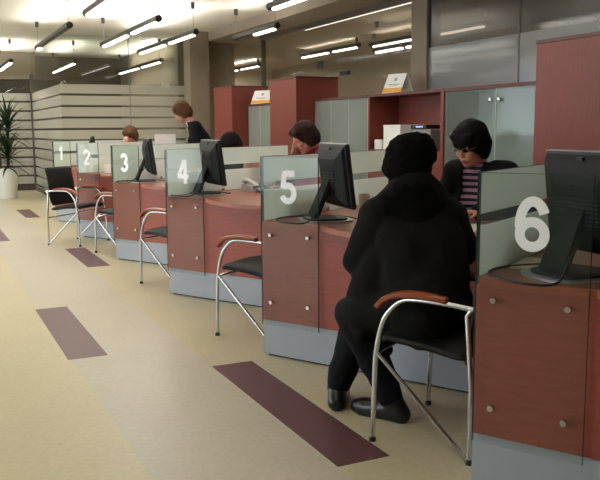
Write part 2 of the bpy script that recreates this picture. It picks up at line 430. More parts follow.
pendant(6.5, 11.45, 13.6, 2.56, 'pendant lamp behind the glass wall, far one above the tall cabinet', 1., .25, 4.)
pendant(6.5, 8.2, 11.05, 2.52, 'pendant lamp behind the glass wall, near one above the open shelf', 1., .25, 4.)
pendant(5.8, 8.4, 9.75, 2.30, 'lower pendant lamp behind the glass wall above the tent card', 1., .25, 4.)
pendant(6.5, 15.6, 18.2, 2.56, 'pendant lamp seen through the gap right of the beige column', 1., 1.0, 8.)
# extra out-of-view lamps in the same grid, added to light the hall
for (x, a, b, s, pw) in [(.0, 4.5, 7.5, 'over the open hall left of the walkway', .8), (.0, 9.0, 12.0, 'over the open hall level with the chairs', .9), (-1.8, 6.5, 9.5, 'over the open hall near the windows', .8),
                     (.4, 13.2, 16.2, 'over the lobby left of the plant', 1.0), (2.5, 3.0, 6.0, 'above the customer in black, out of view', .35), (-.0, .3, 3.3, 'over the hall beside the camera', .6), (-1.8, 12.5, 15.5, 'over the lobby near the far wall', 1.0)]:
    pendant(x, a, b, 2.46, 'added pendant lamp '+s, pw)
# light strip along the top of the glass wall
st = empty('light_strip', (5.14, 7.7, 2.66)); tag(st, 'thin lit strip along the head of the glass wall', 'light strip')
MB().box(0, 0, .01, .05, 3.0, .040).build('channel', 'lamp_body', st)
MB().box(.008, .02, .0, .042, 2.98, .012).build('diffuser', 'lamp_lens', st)

# ------------------------------------------------------------------ counters
def digit_mesh(ch, w, h, depth):
    """bold upright figure drawn as broad strokes"""
    def arc(cx, cy, rx, ry, a0, a1, n=22):
        return [(cx+rx*math.cos(R(a0+(a1-a0)*k/n)), cy+ry*math.sin(R(a0+(a1-a0)*k/n))) for k in range(n+1)]
    S = {'6': [arc(.33, .50, .235, .41, 28, 190), arc(.325, .315, .225, .225, 0, 360, 32)],
         '5': [[(.55, .91), (.17, .91)], [(.19, .955), (.125, .47)], arc(.305, .325, .225, .235, 138, -158, 30)],
         '4': [[(.40, .96), (.08, .33)], [(.02, .30), (.62, .30)], [(.445, .0), (.445, 1.0)]],
         '3': [arc(.29, .705, .185, .205, 165, -95), arc(.295, .295, .215, .205, 95, -165)],
         '2': [arc(.30, .70, .215, .21, 172, -22)+[(.10, .11)], [(.05, .09), (.56, .09)]],
         '1': [[(.36, 0), (.36, 1.0)], [(.39, .88), (.12, .74)]]}[ch]
    T = .092; mb = MB()
    for si, st_ in enumerate(S):
        n = len(st_); vs_ = []; fs = []
        closed = (Vector((*st_[0], 0))-Vector((*st_[-1], 0))).length < 1e-4
        for k, (x, y) in enumerate(st_):
            if closed: a, b = st_[(k-1) % (n-1)], st_[(k+1) % (n-1)]
            else: a, b = st_[max(k-1, 0)], st_[min(k+1, n-1)]
            d = Vector((b[0]-a[0], b[1]-a[1])).normalized(); nx, ny = -d.y*T, d.x*T
            for o_, zz in ((1, 0), (-1, 0), (-1, 1), (1, 1)): vs_.append(((x+nx*o_-.32)*h, -zz*(depth+si*.0007), (y+ny*o_-.5)*h))
        for k in range(n-1):
            for q in range(4): fs.append([k*4+q, k*4+(q+1) % 4, k*4+4+(q+1) % 4, k*4+4+q])
        fs += [[0, 1, 2, 3], [n*4-1, n*4-2, n*4-3, n*4-4]]
        mb._add(vs_, fs)
    bmesh.ops.recalc_face_normals(mb.bm, faces=mb.bm.faces[:])
    me = bpy.data.meshes.new('numeral'); mb.bm.to_mesh(me); mb.bm.free(); return me

def worktop_outline(L=1.585):
    pts = [(.02, -.012), (.40, -.012)]
    for k in range(0, 21):
        t = k/20; u = .40+t*(L-.02-.40)
        pts.append((u, -.012-.235*math.sin(math.pi*min(1, t*.93))**.85 if t > 0 else -.012))
    pts += [(L, -.02), (L, .80), (.62, .80), (.56, .86), (.54, 1.50), (.02, 1.50)]
    out = []
    for p in pts:
        if not out or (abs(out[-1][0]-p[0])+abs(out[-1][1]-p[1])) > 1e-4: out.append(p)
    return out

def make_desk(n, num):
    r = empty('service_counter', base(n), RZ)
    L = 1.585
    MB().box(0, 0, PLINTH+.001, L, .022, .721).build('front_panel', 'wood', r)
    MB().box(.0, .008, .012, L, .030, PLINTH).build('plinth', 'plinth', r)
    MB().box(.02, .024, .0, L-.02, .06, .02).build('plinth_base', 'band_black', r)
    MB().box(.0, .0225, PLINTH+.001, .020, 1.5, .748).build('side_panel', 'wood_v', r)
    MB().box(.002, .031, 0, .018, 1.5, PLINTH).build('side_plinth', 'plinth', r)
    MB().box(L-.024, .0225, 0.0, L-.004, .78, .721).build('end_panel', 'wood_v', r)
    MB().box(.53, .88, 0, .55, 1.48, .721).build('return_panel', 'wood_v', r)
    w = MB().prism(worktop_outline(), .722, .75).build('worktop', 'worktop', r)
    # tall glass plate bolted to the front, carrying the counter number
    g = MB().box(0, -.030, PLINTH-.02, PLATE_W, -.022, GLASS_TOP).build('number_plate', 'glass_plate', r); g['label'] = 'clear glass plate with white number %s' % num
    MB().box(-.0012, -.0302, PLINTH-.02, .0008, -.0218, GLASS_TOP+.0006).box(0, -.0302, GLASS_TOP, PLATE_W, -.0218, GLASS_TOP+.0012).box(PLATE_W, -.0302, PLINTH-.02, PLATE_W+.0012, -.0218, GLASS_TOP).build('edge', 'edge_glass', g)
    for u in (.065, .307):
        for z in (.312, .681):
            MB().lathe([(.007, -.015), (.007, 0), (.0125, .001), (.0125, .009), (.010, .012)], (u, -.0312, z), 14, (0, -1, 0)).build('bolt', 'chrome', g, 'auto')
    me = digit_mesh(num, 0, .176, .002)
    d = link('numeral', me, 'numeral', g); d.location = (.184, -.0302, .940); g.location = (.010, .010, 0)
    tag(r, 'cherry wood service counter with grey plinth and white number %s on its glass' % num, 'counter', 'row of numbered service counters')
    return r
for n, num in [(-1, '6'), (0, '5'), (1, '4'), (2, '3'), (3, '2'), (4, '1')]:
    make_desk(n, num)
    q = empty('glass_partition', W(n, 0, 0, .752), RZ)
    tag(q, 'banded frosted glass partition standing on counter %s, running back from its left edge' % num, 'partition', 'frosted partitions between counters')
    pn = MB().box(.004, .0, 0, .012, 1.55, .346).build('pane', 'partition', q)
    MB().box(.002, -.0035, 0, .014, 0, .346).box(.004, 1.55, 0, .012, 1.552, .346).box(.004, -.002, .346, .012, 1.552, .3475).build('edge', 'edge_glass', q)
    for v in (.62, 1.3):
        MB().box(-.004, v, -.002, .0035, v+.03, .022, .002).box(.0125, v, -.0015, .020, v+.03, .022, .002).build('clamp', 'chrome', q)

# ------------------------------------------------------------------ monitors
def make_monitor():
    r = empty('monitor')
    tilt = Matrix.Translation((0, 0, .24)) @ Matrix.Rotation(R(7), 4, 'X') @ Matrix.Translation((0, 0, -.24))
    # bezel and back shell (screen faces +Y)
    MB().box(-.205, -.028, .075, .205, .0, .415, .006).xform(tilt).build('bezel', 'black_plastic', r)
    sh = MB()
    vs = []; 
    for (x, z0, z1, y) in ((.195, .085, .405, -.028), (.19, .09, .385, -.045), (.13, .13, .34, -.068), (.10, .15, .31, -.075)):
        vs += [(-x, y, z0), (x, y, z0), (x, y, z1), (-x, y, z1)]
    fs = []
    for i in range(3):
        for k in range(4): fs.append([i*4+k, i*4+(k+1) % 4, i*4+4+(k+1) % 4, i*4+4+k])
    fs.append([12, 13, 14, 15]); sh._add(vs, fs)
    s = sh.xform(tilt).build('back_shell', 'grey_plastic', r)
    vt = MB()
    for k in range(7): vt.box(-.11, -.0775, .18+k*.014, .11, -.071, .186+k*.014)
    vt.xform(tilt).build('vent', 'black_plastic', s)
    MB().box(-.015, -.047, .385, .015, -.03, .40, .003).xform(tilt).build('port_cover', 'black_plastic', s)
    MB().box(-.187, .0, .098, .187, .0015, .398).xform(tilt).build('screen', 'screen', r)
    MB().box(-.205, -.026, .4155, .205, -.002, .4175).xform(tilt).build('top_trim', 'silver', r)
    # slanted foot reaching back to the base plate
    ft = MB()
    a0, a1 = Vector((0, -.055, .245)), Vector((0, -.155, .018))
    d = (a1-a0); nrm = Vector((0, d.z, -d.y)).normalized()
    vs = []
    for p, w in ((a0, .045), (a1, .062)):
        for sx, st_ in ((-1, -1), (1, -1), (1, 1), (-1, 1)): vs.append(p+Vector((sx*w, 0, 0))+nrm*st_*.013)
    ft._add(vs, [[3, 2, 1, 0], [4, 5, 6, 7], [0, 1, 5, 4], [1, 2, 6, 5], [2, 3, 7, 6], [3, 0, 4, 7]])
    f = ft.build('stand', 'grey_plastic', r)
    MB().box(-.03, -.062, .225, .03, -.045, .262, .003).build('hinge', 'silver', f)
    pts = []
    for k in range(28):
        t = 2*math.pi*k/28; pts.append((.135*math.copysign(abs(math.cos(t))**.6, math.cos(t)), -.085+.14*math.copysign(abs(math.sin(t))**.6, math.sin(t))))
    MB().prism(pts, 0, .009).build('base', 'silver', r)
    MB().prism([(x*.80, -.085+(y+.085)*.80) for x, y in pts], .009, .018).build('base_cover', 'black_plastic', r)
    cab = smooth_path([(.03, -.072, .14), (.07, -.15, .06), (.13, -.24, .007), (.05, -.34, .007), (-.12, -.32, .007), (-.2, -.18, .007), (-.16, .02, .007), (.05, .1, .007)], 6)
    MB().tube(cab, .0045, 8).build('cable', 'black_plastic', r, True)
    return r
mon = make_monitor()
MON_ROT = R(-38)
mons = [(-1, .312, .24, -36, 'black monitor seen from behind on counter 6, its foot slanting to a silver base'),
        (0, .338, .257, -38, 'black monitor turned sideways on counter 5 left of the customer in black'),
        (1, .21, .32, -30, 'black monitor on counter 4 behind its number plate'),
        (2, .31, .225, -38, 'thin black monitor seen edge-on at counter 3'),
        (4, .40, .40, -38, 'small far black monitor of counter 1 showing above the glass of counter 2')]
for i, (n, u, v, a, lab) in enumerate(mons):
    o = mon if i == 0 else copy_tree(mon)
    o.location = W(n, u, v, .751); o.rotation_euler = (0, 0, RZ+R(a))
    tag(o, lab, 'monitor', 'monitors on the counters')

# ------------------------------------------------------------------ customer chairs
def make_chair():
    r = empty('armchair')
    def side(sx):
        x = sx*.255
        P = [(x, .205, 0), (x, .197, .25), (x, .190, .37), (x, .165, .484), (x, .13, .545), (x, .085, .585), (x, .03, .598), (x, -.10, .597), (x, -.212, .588)]
        fr = MB().tube(smooth_path(P, 6), .0105, 10).tube([(x, -.207, .59), (x, -.188, .565), (x, -.209, .29), (x, -.207, .0)], .0105, 10)
        fr.tube([(x, .190, .372), (x*.995, .15, .335), (x, -.205, .006)], .0095, 10)
        f = fr.build('side_frame', 'chrome', r, 'auto')
        for yy in (.205, -.207): MB().lathe([(.014, 0), (.014, .012), (.011, .02)], (x, yy, 0), 12).build('foot_cap', 'band_black', f, 'auto')
        ap = smooth_path([(x, .185, .555), (x, .15, .590), (x, .095, .612), (x, .03, .620), (x, -.05, .618), (x, -.105, .611)], 5)
        a = MB()
        n = len(ap); vs = []; fs = []
        for i, p in enumerate(ap):
            d = (ap[min(i+1, n-1)]-ap[max(i-1, 0)]).normalized(); up = Vector((0, -d.z, d.y)); up = up if up.z > 0 else -up
            w = .020+.008*math.sin(math.pi*i/(n-1)); h = .011
            for cx, cz in ((-1, -.6), (-.8, -1), (.8, -1), (1, -.6), (1, .5), (.6, 1), (-.6, 1), (-1, .5)): vs.append(p+Vector((cx*w, 0, 0))+up*h*cz)
        for i in range(n-1):
            for k in range(8): fs.append([i*8+k, i*8+(k+1) % 8, i*8+8+(k+1) % 8, i*8+8+k])
        fs += [list(range(8)), [(n-1)*8+k for k in range(8)][::-1]]
        a._add(vs, fs).build('armrest', 'arm_wood', r, 'auto')
    side(-1); side(1)
    # cross tubes under the seat
    MB().tube([(-.255, .19, .365), (-.2, .19, .372), (.2, .19, .372), (.255, .19, .365)], .009, 8).tube([(-.255, -.205, .30), (.255, -.205, .30)], .009, 8).build('crossbar', 'chrome', r, 'auto')
    # padded seat and back shells
    def shell(path, hw, th, name):
        b = MB(); n = len(path); vs = []; fs = []; K = 16
        for i, (y, z) in enumerate(path):
            a = Vector(path[min(i+1, n-1)])-Vector(path[max(i-1, 0)]); a.normalize(); nx = Vector((0, -a.y, a.x))
            e = min(i, n-1-i)/(n-1); t = th*(.45+.55*min(1, e*7)); w = hw*(.93+.07*min(1, e*7))
            for k in range(K):
                q = 2*math.pi*k/K; cx = math.copysign(abs(math.cos(q))**.35, math.cos(q)); cz = math.copysign(abs(math.sin(q))**.6, math.sin(q))
                dish = .012*(1-cx*cx)
                vs.append(Vector((cx*w, y, z))+nx*(cz*t-dish))
        for i in range(n-1):
            for k in range(K): fs.append([i*K+k, i*K+(k+1) % K, i*K+K+(k+1) % K, i*K+K+k])
        fs += [list(range(K)), [(n-1)*K+k for k in range(K)][::-1]]
        return b._add(vs, fs).build(name, 'leather', r, 'auto')
    sp = [(p.x, p.y) for p in [Vector((q[0], q[1])) for q in smooth_path([(.185, .405, 0), (.15, .421, 0), (.0, .412, 0), (-.12, .395, 0), (-.185, .392, 0)], 4)]]
    shell(sp, .235, .02, 'seat')
    bp = [(p.x, p.y) for p in smooth_path([(-.17, .43, 0), (-.192, .52, 0), (-.205, .66, 0), (-.232, .80, 0), (-.245, .84, 0)], 4)]
    shell(bp, .22, .017, 'backrest')
    return r
ch = make_chair()
def chair_at(o, n): o.location = W(n, -.29, .44); o.rotation_euler = (0, 0, RZ+R(90))
spots = [(-1, 'black leather armchair the customer in black sits on, backed against counter 6'),
         (0, 'empty black armchair with chrome legs tucked in behind counter 5'),
         (1, 'empty black armchair with chrome legs tucked in behind counter 4'),
         (2, 'empty black armchair with chrome legs tucked in behind counter 3')]
for i, (n, lab) in enumerate(spots):
    o = ch if i == 0 else copy_tree(ch)
    chair_at(o, n); tag(o, lab, 'chair', 'visitor armchairs along the counters')
o = copy_tree(ch); o.location = (1.545, 9.02, 0); o.rotation_euler = (0, 0, R(-136.7))
tag(o, 'black armchair fully in view at the far left, its tall back turned to counter 1', 'chair', 'visitor armchairs along the counters')

# ------------------------------------------------------------------ cabinets (fronts face -X)
def tall_cabinet(y0, y1, label):
    r = empty('tall_cabinet', (4.35, y0, 0)); L = y1-y0; H = 1.905
    MB().box(.02, .0, .06, .60, L, H-.025).build('carcass', 'wood_v', r)
    MB().box(-.004, -.004, H-.025, .604, L+.004, H).build('top_board', 'wood_dark', r)
    MB().box(.03, .01, 0, .58, L-.01, .06).build('plinth', 'wood_dark', r)
    for k in range(1):
        d = MB().box(.0, .003, .065, .0195, L-.003, H-.028).build('door', 'wood_v', r)
        yk = .06
        MB().tube([(-.0, yk, .9), (-.028, yk, .905), (-.028, yk, 1.035), (0, yk, 1.04)], .005, 8).build('handle', 'chrome', d)
    tag(r, label, 'cabinet', 'tall cherry cabinets along the glass wall')
tall_cabinet(3.98, 4.89, 'tall cherry cabinet at the right, its door above the monitor of counter 6')
tall_cabinet(9.25, 10.10, 'tall cherry cabinet in the middle, its near side showing above the glass doors')
tall_cabinet(11.56, 12.38, 'tall cherry cabinet farthest away, just right of the beige column')
def glass_cabinet(y0, y1, label, nd=2, knobs=True, gm='door_glass'):
    r = empty('glass_cabinet', (4.60, y0, 0)); L = y1-y0; H = 1.62
    c = MB().box(.02, 0, .05, .40, .025, H-.03).box(.02, L-.025, .05, .40, L, H-.03).box(.02, .025, .05, .40, L-.025, .08)
    c.build('carcass', 'wood_v', r)
    MB().box(.0, 0, H-.03, .40, L, H).build('top_board', 'wood_dark', r)
    MB().box(.03, .01, 0, .39, L-.01, .05).build('plinth', 'wood_dark', r)
    MB().box(.385, .025, .08, .398, L-.025, H-.03).build('back_panel', 'cab_inside', r)
    for z in (.45, .80, 1.18): MB().box(.05, .025, z, .385, L-.025, z+.02).build('shelf', 'cab_inside', r)
    for k in range(nd):
        a, b = .004+k*L/nd, (k+1)*L/nd-.004
        d = MB().box(.008, a, .06, .014, b, H-.034).build('door', gm, r)
        MB().box(.007, a-.002, .06, .015, a+.004, H-.034).build('edge', 'cab_inside', d)
        if knobs:
            MB().lathe([(.008, 0), (.010, .012), (.020, .016), (.020, .026), (.012, .03)], (.008, a+(.06 if k else L/nd-.06), 1.485), 14, (-1, 0, 0)).build('knob', 'chrome', d, 'auto')
    tag(r, label, 'cabinet', 'low cabinets with glass doors')
glass_cabinet(4.905, 6.43, 'low cabinet with grey glass doors behind the clerk in stripes', gm='door_glass_clear')
glass_cabinet(7.90, 9.24, 'low cabinet with grey glass doors between open shelf and middle tall cabinet', 3, False)
glass_cabinet(10.12, 11.54, 'low cabinet with pale glass doors between the two farther tall cabinets', 3, False)
r = empty('open_shelf', (4.60, 6.44, 0)); L = 1.445; H = 1.62
MB().box(0, 0, .05, .40, .05, H-.03).build('side_panel', 'wood_v', r); MB().box(0, L-.035, .05, .40, L, H-.03).build('side_panel', 'wood_v', r)
MB().box(0, 0, H-.03, .40, L, H).build('top_board', 'wood_dark', r)
MB().box(.385, .05, .05, .40, L-.035, H-.03).build('back_panel', 'wood_v', r)
MB().box(0.004, .05, .985, .385, L-.035, 1.012).build('shelf', 'wood_v', r)
MB().box(0.004, .05, .05, .385, L-.035, .075).build('shelf', 'wood_v', r)
for k in range(2):
    d = MB().box(0, .052+k*(L-.085)/2, .08, .018, .048+(k+1)*(L-.085)/2, .983).build('door', 'wood_v', r)
    MB().lathe([(.008, 0), (.015, .015), (.015, .022)], (0, L/2+(-.05 if k == 0 else .05), .85), 12, (-1, 0, 0)).build('knob', 'chrome', d, 'auto')
tag(r, 'open cherry shelf cabinet holding the printer, behind the customer in black', 'cabinet')

# printer, paper boxes on the open shelf
r = empty('printer', (4.63, 6.70, 1.0125)); tag(r, 'grey printer with a dark control panel on the open shelf', 'printer')
MB().box(0, 0, 0, .33, .36, .22, .012).build('body', 'printer_grey', r)
MB().box(-.006, .03, .06, .004, .33, .10).build('paper_tray', 'grey_plastic', r)
p = MB().box(-.01, .06, .222, .16, .34, .262, .006).build('control_panel', 'black_plastic', r)
MB().box(-.013, .12, .236, -.0095, .24, .252).build('display', 'lcd', p)
r = empty('paper_box', (4.62, 7.24, 1.0125)); tag(r, 'tall white paper box on the open shelf beside the printer', 'box')
MB().box(0, 0, 0, .30, .34, .24, .003).build('box_body', 'white_paper', r)
MB().box(-.003, -.003, .2402, .303, .343, .268, .003).build('lid', 'white_paper', r)
r = empty('paper_stack', (4.62, 7.61, 1.0125)); tag(r, 'low stack of white paper at the left end of the open shelf', 'paper')
b = MB()
for k in range(9): b.box(rnd.uniform(0, .006), rnd.uniform(0, .006), k*.012, .29+rnd.uniform(0, .006), .16+rnd.uniform(0, .006), k*.012+.011)
b.build('sheets', 'white_paper', r)

# tent cards on the cabinets
def tent_card(loc, rz, w, h, label):
    r = empty('tent_card', loc, rz); d = .09*h/.2
    m = MB()
    def panel(mb, y0, y1, f0, f1, off):
        pass
    for s, nm in ((-1, 'front_leaf'), (1, 'back_leaf')):
        a = Vector((0, s*d, .002)); t = Vector((0, 0, h)); n = Vector((0, s*h, d)).normalized()*.002
        b = MB(); vs = [a+Vector((-w/2, 0, 0)), a+Vector((w/2, 0, 0)), t+Vector((w/2, 0, 0)), t+Vector((-w/2, 0, 0))]
        b._add([*vs, *[v+n for v in vs]], [[0, 1, 2, 3], [7, 6, 5, 4], [0, 4, 5, 1], [1, 5, 6, 2], [2, 6, 7, 3], [3, 7, 4, 0]])
        lf = b.build(nm, 'white_paper', r)
        if s == -1:
            def patch(x0, x1, f0, f1, nm2, mm):
                q = [a.lerp(t, f)+Vector((x, 0, 0))+n*1.3 for f, x in ((f0, x0), (f0, x1), (f1, x1), (f1, x0))]
                bb = MB(); bb._add([*q, *[v+n*.2 for v in q]], [[0, 1, 2, 3], [7, 6, 5, 4], [0, 4, 5, 1], [1, 5, 6, 2], [2, 6, 7, 3], [3, 7, 4, 0]])
                bb.build(nm2, mm, lf)
            patch(-w/2, w/2, .02, .26, 'colour_band', 'card_orange')
            patch(-w*.06, w*.08, .62, .78, 'emblem', 'card_grey')
            patch(-w*.3, w*.3, .42, .46, 'text_line', 'card_grey'); patch(-w*.2, w*.2, .35, .38, 'text_line', 'card_grey')
    MB().box(-w/2, -d, 0, w/2, d, .002).build('base_leaf', 'white_paper', r)
    tag(r, label, 'tent card', 'tent cards on top of the cabinets')
tent_card((4.76, 7.52, 1.6205), R(-80), .30, .21, 'white tent card with orange foot on the open shelf cabinet')
tent_card((4.74, 11.22, 1.6205), R(-72), .42, .20, 'white tent card with orange foot on the far glass cabinet')

# ------------------------------------------------------------------ small things on the counters
def tel(n, u, v, a, label):
    r = empty('telephone', W(n, u, v, .751), RZ+R(a))
    b = MB(); b._add([(-.09, -.11, 0), (.09, -.11, 0), (.09, .11, 0), (-.09, .11, 0), (-.085, -.105, .03), (.085, -.105, .03), (.085, .105, .075), (-.085, .105, .075)],
                     [[3, 2, 1, 0], [4, 5, 6, 7], [0, 1, 5, 4], [1, 2, 6, 5], [2, 3, 7, 6], [3, 0, 4, 7]])
    b.build('body', 'white_plastic', r)
    k = MB()
    for i in range(4):
        for j in range(3): k.box(-.002+j*.026, -.08+i*.026, .036+i*.0053, .018+j*.026, -.062+i*.026, .045+i*.0053)
    k.build('keypad', 'grey_plastic', r)
    MB().box(-.0, .04, .064, .075, .09, .0745).build('display', 'screen', r)
    hp = smooth_path([(-.055, -.115, .055), (-.055, -.08, .085), (-.055, 0, .105), (-.055, .08, .115), (-.055, .115, .095)], 5)
    MB().tube(hp, .018, 10, [.021+.006*abs(2*i/(len(hp)-1)-1) for i in range(len(hp))]).build('handset', 'white_plastic', r, True)
    cd = [(-.055+.0*i, -.12-.006*i/2, .03) for i in range(2)]
    coil = [(-.06+.012*math.cos(i*1.1), -.13-.004*i, .012+.01*math.sin(i*1.1)) for i in range(40)]
    MB().tube(coil, .003, 6).build('cord', 'black_plastic', r, True)
    r.scale = (1.05, 1.1, .72)
    tag(r, label, 'telephone', 'telephones on the counters')
tel(1, .27, .76, 60, 'white telephone on counter 4 beside the frosted glass')
tel(2, .50, .62, 60, 'white telephone on counter 3 behind its monitor')
r = empty('mug', W(0, .10, .93, .751)); tag(r, 'cream cup on counter 5 by the frosted glass', 'cup')
MB().lathe([(.030, 0), (.034, .004), (.036, .085), (.033, .085), (.031, .01)], (0, 0, 0), 20).build('cup', 'mug', r, 'auto')
MB().tube([(.033, 0, .07), (.058, 0, .066), (.062, 0, .04), (.050, 0, .02), (.033, 0, .018)], .005, 8).build('handle', 'mug', r, True)
r = empty('mug', W(2, .42, .66, .751)); tag(r, 'small cream cup on counter 3 near the telephone', 'cup')
MB().lathe([(.030, 0), (.034, .004), (.036, .085), (.033, .085), (.031, .01)], (0, 0, 0), 20).build('cup', 'mug', r, 'auto')
MB().tube([(.033, 0, .07), (.058, 0, .066), (.062, 0, .04), (.050, 0, .02), (.033, 0, .018)], .005, 8).build('handle', 'mug', r, True)
def sheet(n, u, v, a, w, h, k, label, mm='white_paper', name='paper_sheets'):
    b = MB()
    for i in range(k):
        mtx = Matrix.Translation((rnd.uniform(-.008, .008), rnd.uniform(-.008, .008), .001+i*.0016)) @ Matrix.Rotation(R(rnd.uniform(-4, 4)), 4, 'Z')
        b.obox(mtx, w, h, .0014)
    o = b.build(name, mm); o.location = W(n, u, v, .7505); o.rotation_euler = (0, 0, RZ+R(a))
    tag(o, label, 'paper', 'papers on the counters')
sheet(-1, .105, .33, 0, .155, .25, 4, 'cream papers behind the glass of counter 6, under the number', 'cream_paper')
sheet(-1, .14, 1.02, -5, .21, .297, 6, 'white papers farther back on counter 6')
sheet(0, 1.02, .28, 10, .21, .297, 2, 'white sheet lying between the customer and the clerk in stripes')
sheet(0, .22, 1.12, 10, .21, .297, 5, 'white papers on counter 5 behind the cup')
sheet(1, .9, .3, 10, .21, .297, 2, 'white sheet on counter 4 in front of the clerk in red')
r = empty('small_box', W(3, .30, .20, .751), RZ+R(20)); tag(r, 'small white box standing on counter 2', 'box')
MB().box(-.04, -.03, 0, .04, .03, .085, .002).build('box_body', 'white_paper', r); MB().box(-.041, -.031, .0852, .041, .031, .097, .002).build('lid', 'white_paper', r)
def keyboard(n, u, v, a, label):
    r = empty('keyboard', W(n, u, v, .751), RZ+R(a))
    MB().box(-.22, -.075, 0, .22, .075, .018, .004).build('case', 'black_plastic', r)
    k = MB()
    for i in range(5):
        for j in range(15): k.box(-.208+j*.028, -.062+i*.026, .0182, -.184+j*.028, -.040+i*.026, .025)
    k.build('keys', 'grey_plastic', r); tag(r, label, 'keyboard', 'keyboards on the counters')
keyboard(0, .52, .58, 135, 'black keyboard on counter 5 behind its monitor'); keyboard(1, .50, .66, 135, 'black keyboard on counter 4 behind its monitor')
# brochures against the glass of counter 4, document panel by the standing clerk
r = empty('brochure_holder', W(1, -.05, 1.14, .751), RZ+R(90)); tag(r, 'rack of pink and orange brochures behind the frosted glass of counter 4', 'brochures')
MB().box(-.17, -.02, 0, .17, .02, .06).build('rack', 'door_glass', r)
for k in range(3): MB().box(-.16+k*.11, -.012, .006, -.06+k*.11, -.006, .235).build('brochure', 'brochure', r)
r = empty('brochure_holder', W(2, .56, .85, .751), RZ+R(60)); tag(r, 'pink brochure upright between counter 3 monitor and the standing clerk', 'brochures')
MB().box(-.06, -.02, 0, .06, .02, .05).build('rack', 'door_glass', r); MB().box(-.052, -.012, .006, .052, -.006, .30).build('brochure', 'brochure', r)
r = empty('document_panel', W(3, .52, .92, .751), RZ+R(32)); tag(r, 'pale translucent upright panel in front of the standing clerk', 'panel')
MB().box(-.13, -.004, .01, .13, .004, .44).build('panel', 'white_cloth', r); MB().box(-.10, -.05, 0, .10, .05, .012).build('foot', 'silver', r)
# small black boxes and sign on the walls
for (x, y, z, sx, sy, sz, nm, lab, cat) in [(5.00, 9.86, 2.06, .05, .12, .10, 'wall_box', 'small black box high on the glass wall above the middle tall cabinet', 'box'),
                                          (5.00, 9.10, 1.93, .05, .22, .05, 'wall_bracket', 'flat dark bracket on the glass wall left of the tent card', 'bracket')]:
    rr = empty(nm, (x, y, z)); tag(rr, lab, cat)
    MB().box(0, 0, 0, sx-.002, sy, sz, .006).build('case', 'band_black', rr); MB().box(-.004, .015, .012, 0, sy-.015, sz-.012).build('cover', 'grey_plastic', rr)
r = empty('door_sign', (3.99, 13.885, 1.99)); tag(r, 'small blank white sign on the frosted glass beside the beige column', 'sign')
MB().box(-.08, 0, 0, .08, .010, .075, .002).build('plate', 'white_plastic', r)

# ------------------------------------------------------------------ plant
r = empty('potted_plant', (1.42, 15.7, 0)); tag(r, 'tall spiky green plant in a white pot by the far wall', 'plant')
pt_ = MB().lathe([(.16, 0), (.17, .01), (.235, .52), (.25, .53), (.25, .56), (.225, .56), (.215, .50)], (0, 0, 0), 28).build('pot', 'pot', r, 'auto')
MB().lathe([(.0, .49), (.216, .49), (.216, .505), (.0, .515)], (0, 0, 0), 24).build('soil', 'soil', r)
stems = [((.05, .03), 1.42), ((-.08, -.02), 1.15), ((.02, -.09), .9)]
for (x, y), h in stems:
    MB().tube(smooth_path([(x, y, .5), (x*1.3+.01, y*1.2, .5+(h-.5)*.5), (x*1.6, y*1.5, h)], 4), .02, 8).build('trunk', 'trunk', r, True)
    b = MB()
    for k in range(58):
        a = k*2.39996+x*9; f = k/58
        el = R(82-95*(1-f)+rnd.uniform(-8, 8)); ln = rnd.uniform(.50, .72)*(1 if f < .8 else .85)
        o_ = Vector((x*1.6, y*1.5, h-.34*(1-f)))
        dirh = Vector((math.cos(a), math.sin(a), 0)); side = Vector((-math.sin(a), math.cos(a), 0))
        vs = []; fs = []; S = 6; p = o_.copy(); e = el
        for i in range(S+1):
            t = i/S; w = .021*math.sin(math.pi*(.12+.88*t)**.8)+.0012 if i < S else .001
            d = dirh*math.cos(e)+Vector((0, 0, math.sin(e)))
            nn = side.cross(d)
            vs += [p-side*w, p+nn*.006*(1-t), p+side*w]
            p = p+d*ln/S; e -= R(5+7*t)
        for i in range(S):
            fs += [[i*3, i*3+1, i*3+4, i*3+3], [i*3+1, i*3+2, i*3+5, i*3+4]]
        b._add(vs, fs)
    b.build('leaves', 'leaf', r, True)

# ------------------------------------------------------------------ people
def rotm(fwd, up=Vector((0, 0, 1))):
    f = Vector(fwd).normalized(); x = f.cross(up).normalized(); z = x.cross(f)
    return Matrix((x, f, z)).transposed()          # columns: right, forward, up

def hand(mb, w, d, n, side, s=1., curl=.5):
    """palm, four unequal fingers and a thumb; d = along hand, n = palm normal, side = thumb side"""
    w = Vector(w); d = Vector(d).normalized(); n = Vector(n); n = (n-d*n.dot(d)).normalized(); x = d.cross(n).normalized()*side
    for o in (-.024, -.008, .008, .024): mb.capsule(w+x*o*.7*s+d*.012*s, .013*s, w+d*.078*s+x*o*s, .0115*s, 10)
    for o, L in ((-.027, .058), (-.009, .074), (.009, .080), (.027, .070)):
        p = w+d*.080*s+x*o*s; a = R(12)
        for seg, rr in ((.45, .0092), (.32, .0085), (.23, .0075)):
            q = p+(d*math.cos(a)+n*math.sin(a))*L*seg*s
            mb.capsule(p, rr*s, q, rr*.93*s, 8); p = q; a += curl
    p = w+d*.022*s+x*.022*s; q = p+(d*.6+x*.7+n*.3).normalized()*.040*s; t = q+(d*.9+x*.25+n*.25).normalized()*.034*s
    mb.capsule(p, .013*s, q, .0105*s, 8); mb.capsule(q, .0105*s, t, .0085*s, 8)

